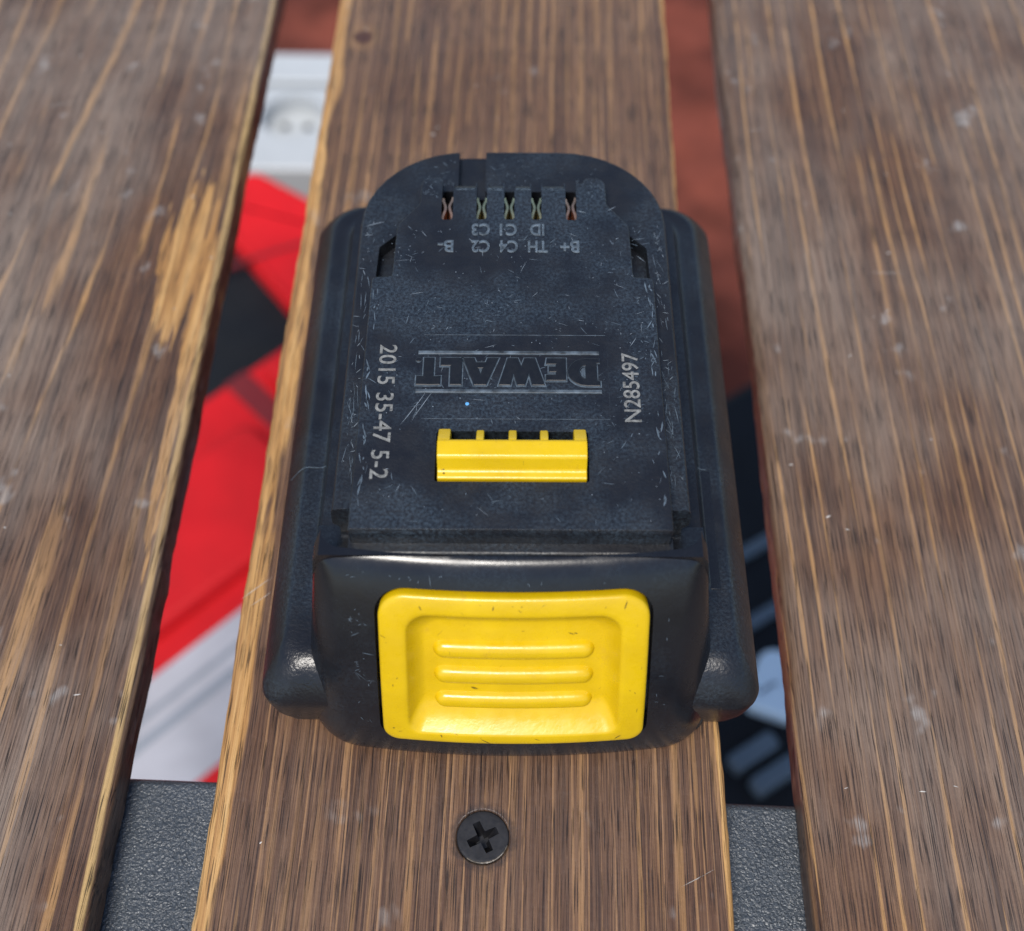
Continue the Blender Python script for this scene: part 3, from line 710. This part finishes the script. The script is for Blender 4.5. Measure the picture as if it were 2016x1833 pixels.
for o_, xr in ((SLATS[0], (-30, 49)), (SLATS[1], (-37, 37)), (SLATS[2], (-47, 30))):
    it = [(rs.uniform(*xr), rs.uniform(-105, 112), rs.uniform(0.4, 1.3), rs.uniform(0.12, 0.32), rs.gauss(0.2, 0.5)) for _ in range(24)]
    it += [(rs.uniform(*xr), rs.uniform(-105, 112), rs.uniform(3, 9), rs.uniform(0.05, 0.12), rs.uniform(-0.4, 1.2)) for _ in range(4)]
    if o_ is SLATS[1]: it = [i_ for i_ in it if i_[1] > 40] + [i_ for i_ in it if i_[1] < -88][:6] + [(-37.5, -52, 6.5, 0.1, 0.75), (-36.6, -54, 4.5, 0.08, 0.72)]
    stuff(link('nicks', slivers(it, lambda u, v: (u, v, 0.075)), 'speck', o_, wn=False))

# ------------------------------------------------------------------ things on the floor, seen through the gaps
def orient(me, ang, loc): me.transform(Matrix.Translation(loc) @ Matrix.Rotation(R(ang), 4, 'Z')); return me
# white surface socket
so = empty('wall_socket', (-163, 655, FZ))
body = box(-90, 90, -52, 30, 0, 50, 4)
body = cut(body, [loft([ccirc(20, 34), ccirc(21.5, 49.5), ccirc(22, 55)])])
body.transform(Matrix.Translation((0, 0, 0)))
sb = link('socket_body', body, 'white', so)
link('recess_floor', loft([ccirc(20.3, 33), ccirc(20.3, 35.5)]), 'white', sb)
for x in (-8, 8): 
    m_ = loft([ccirc(3.0, 35, 16), ccirc(3.0, 36.4, 16)]); m_.transform(Matrix.Translation((x, 5, 0))); link('pin_hole', m_, 'blackcase', sb)
link('back_bar', box(-90, 90, 36, 66, 0, 50, 3), 'white', so)
link('joint_strip', box(-89, 89, 29, 37, 0, 42, 1), 'greyp', so)
tag(so, 'white plastic power socket lying on the terracotta floor below the table', 'socket')
# red tool case turned 45 degrees
rc = empty('tool_case', (-150, 400, FZ))
link('case_base', orient(box(-200, 60, -235, 110, 0, 78, 10), 45, (0, 0, 0)), 'blackcase', rc)
p2 = link('lid_panel', orient(box(-215, 65, -235, 0, 60, 90, 5), 45, (-3, 2, 0)), 'red', rc)
link('white_band', orient(box(-210, 61, -168, -114, 88, 91.5, 1.0), 45, (-3, 2, 0)), 'band', rc)
for d, w, m_ in ((-138, 2.0, 'greyp'), (-128, 1.2, 'greyp')):
    link('band_line', orient(box(-210, 61, d - w, d + w, 90, 92.2, 0.4), 45, (-3, 2, 0)), m_, rc)
link('lid_groove', orient(box(-12, 2, -110, 0, 88, 90.6, 0.4), 45, (-3, 2, 0)), 'seam', rc)
link('lid_step', orient(box(6, 62, -104, -8, 84, 102, 9), 45, (-3, 2, 0)), 'red', rc)
link('lid_step', orient(box(-190, -18, -100, -30, 84, 98, 9), 45, (-3, 2, 0)), 'red', rc)
lip = slab(rounded([(-80, 0, 3), (28, 0, 3), (28, 76, 3), (-80, 40, 10)], 8), 60, 90, 4, 3)
link('corner_panel', orient(lip, -52, (-1, 72, 0)), 'red', rc)
link('panel_seam', orient(box(-60, 60, -1.2, 1.2, 88, 90.5, 0.4), 26, (3, 91, 0)), 'seam', rc)
tag(rc, 'red and black tool case with a white band, on the floor below the left gap', 'tool case')
# black tool case with pale badge
bc = empty('equipment_case', (150, 250, FZ))
link('case_body', orient(box(-120, 150, -105, 138, 0, 80, 12), 36, (10, 20, 0)), 'blackcase', bc)
for d in (58, 20): link('lid_ridge', orient(box(-100, 100, -3, 3, 78, 84, 1.5), 33, (-31, d, 0)), 'slate', bc)
bd = slab(rounded([(-14, -13, 5), (10, -17, 5), (16, 2, 5), (10, 17, 8), (-8, 17, 8)], 6), 78, 88, 2, 3)
bd = cut(bd, [prism([(-9, -6), (-7, -7.6), (1, -0.4), (-1, 1.2)], 84, 95)])
link('badge', orient(bd, -10, (-34, -20, 0)), 'badge', bc)
link('badge', orient(slab(rounded([(-8, -10, 4), (8, -10, 4), (8, 12, 4), (-8, 12, 4)]), 78, 87, 2), 20, (-17, 14, 0)), 'badge', bc)
for x, y in ((-47, -52), (-38, -62)): link('grey_rib', orient(box(-12, 12, -4.2, 4.2, 78, 87, 2), 33, (x, y, 0)), 'slate', bc)
tag(bc, 'black equipment case with a pale badge and grey ribs, below the right gap', 'case')

# ------------------------------------------------------------------ millimetres -> metres
done = set()
for o in ALL:
    o.location = o.location * MM
    if o.data and o.data.name not in done:
        o.data.transform(Matrix.Scale(MM, 4)); done.add(o.data.name)
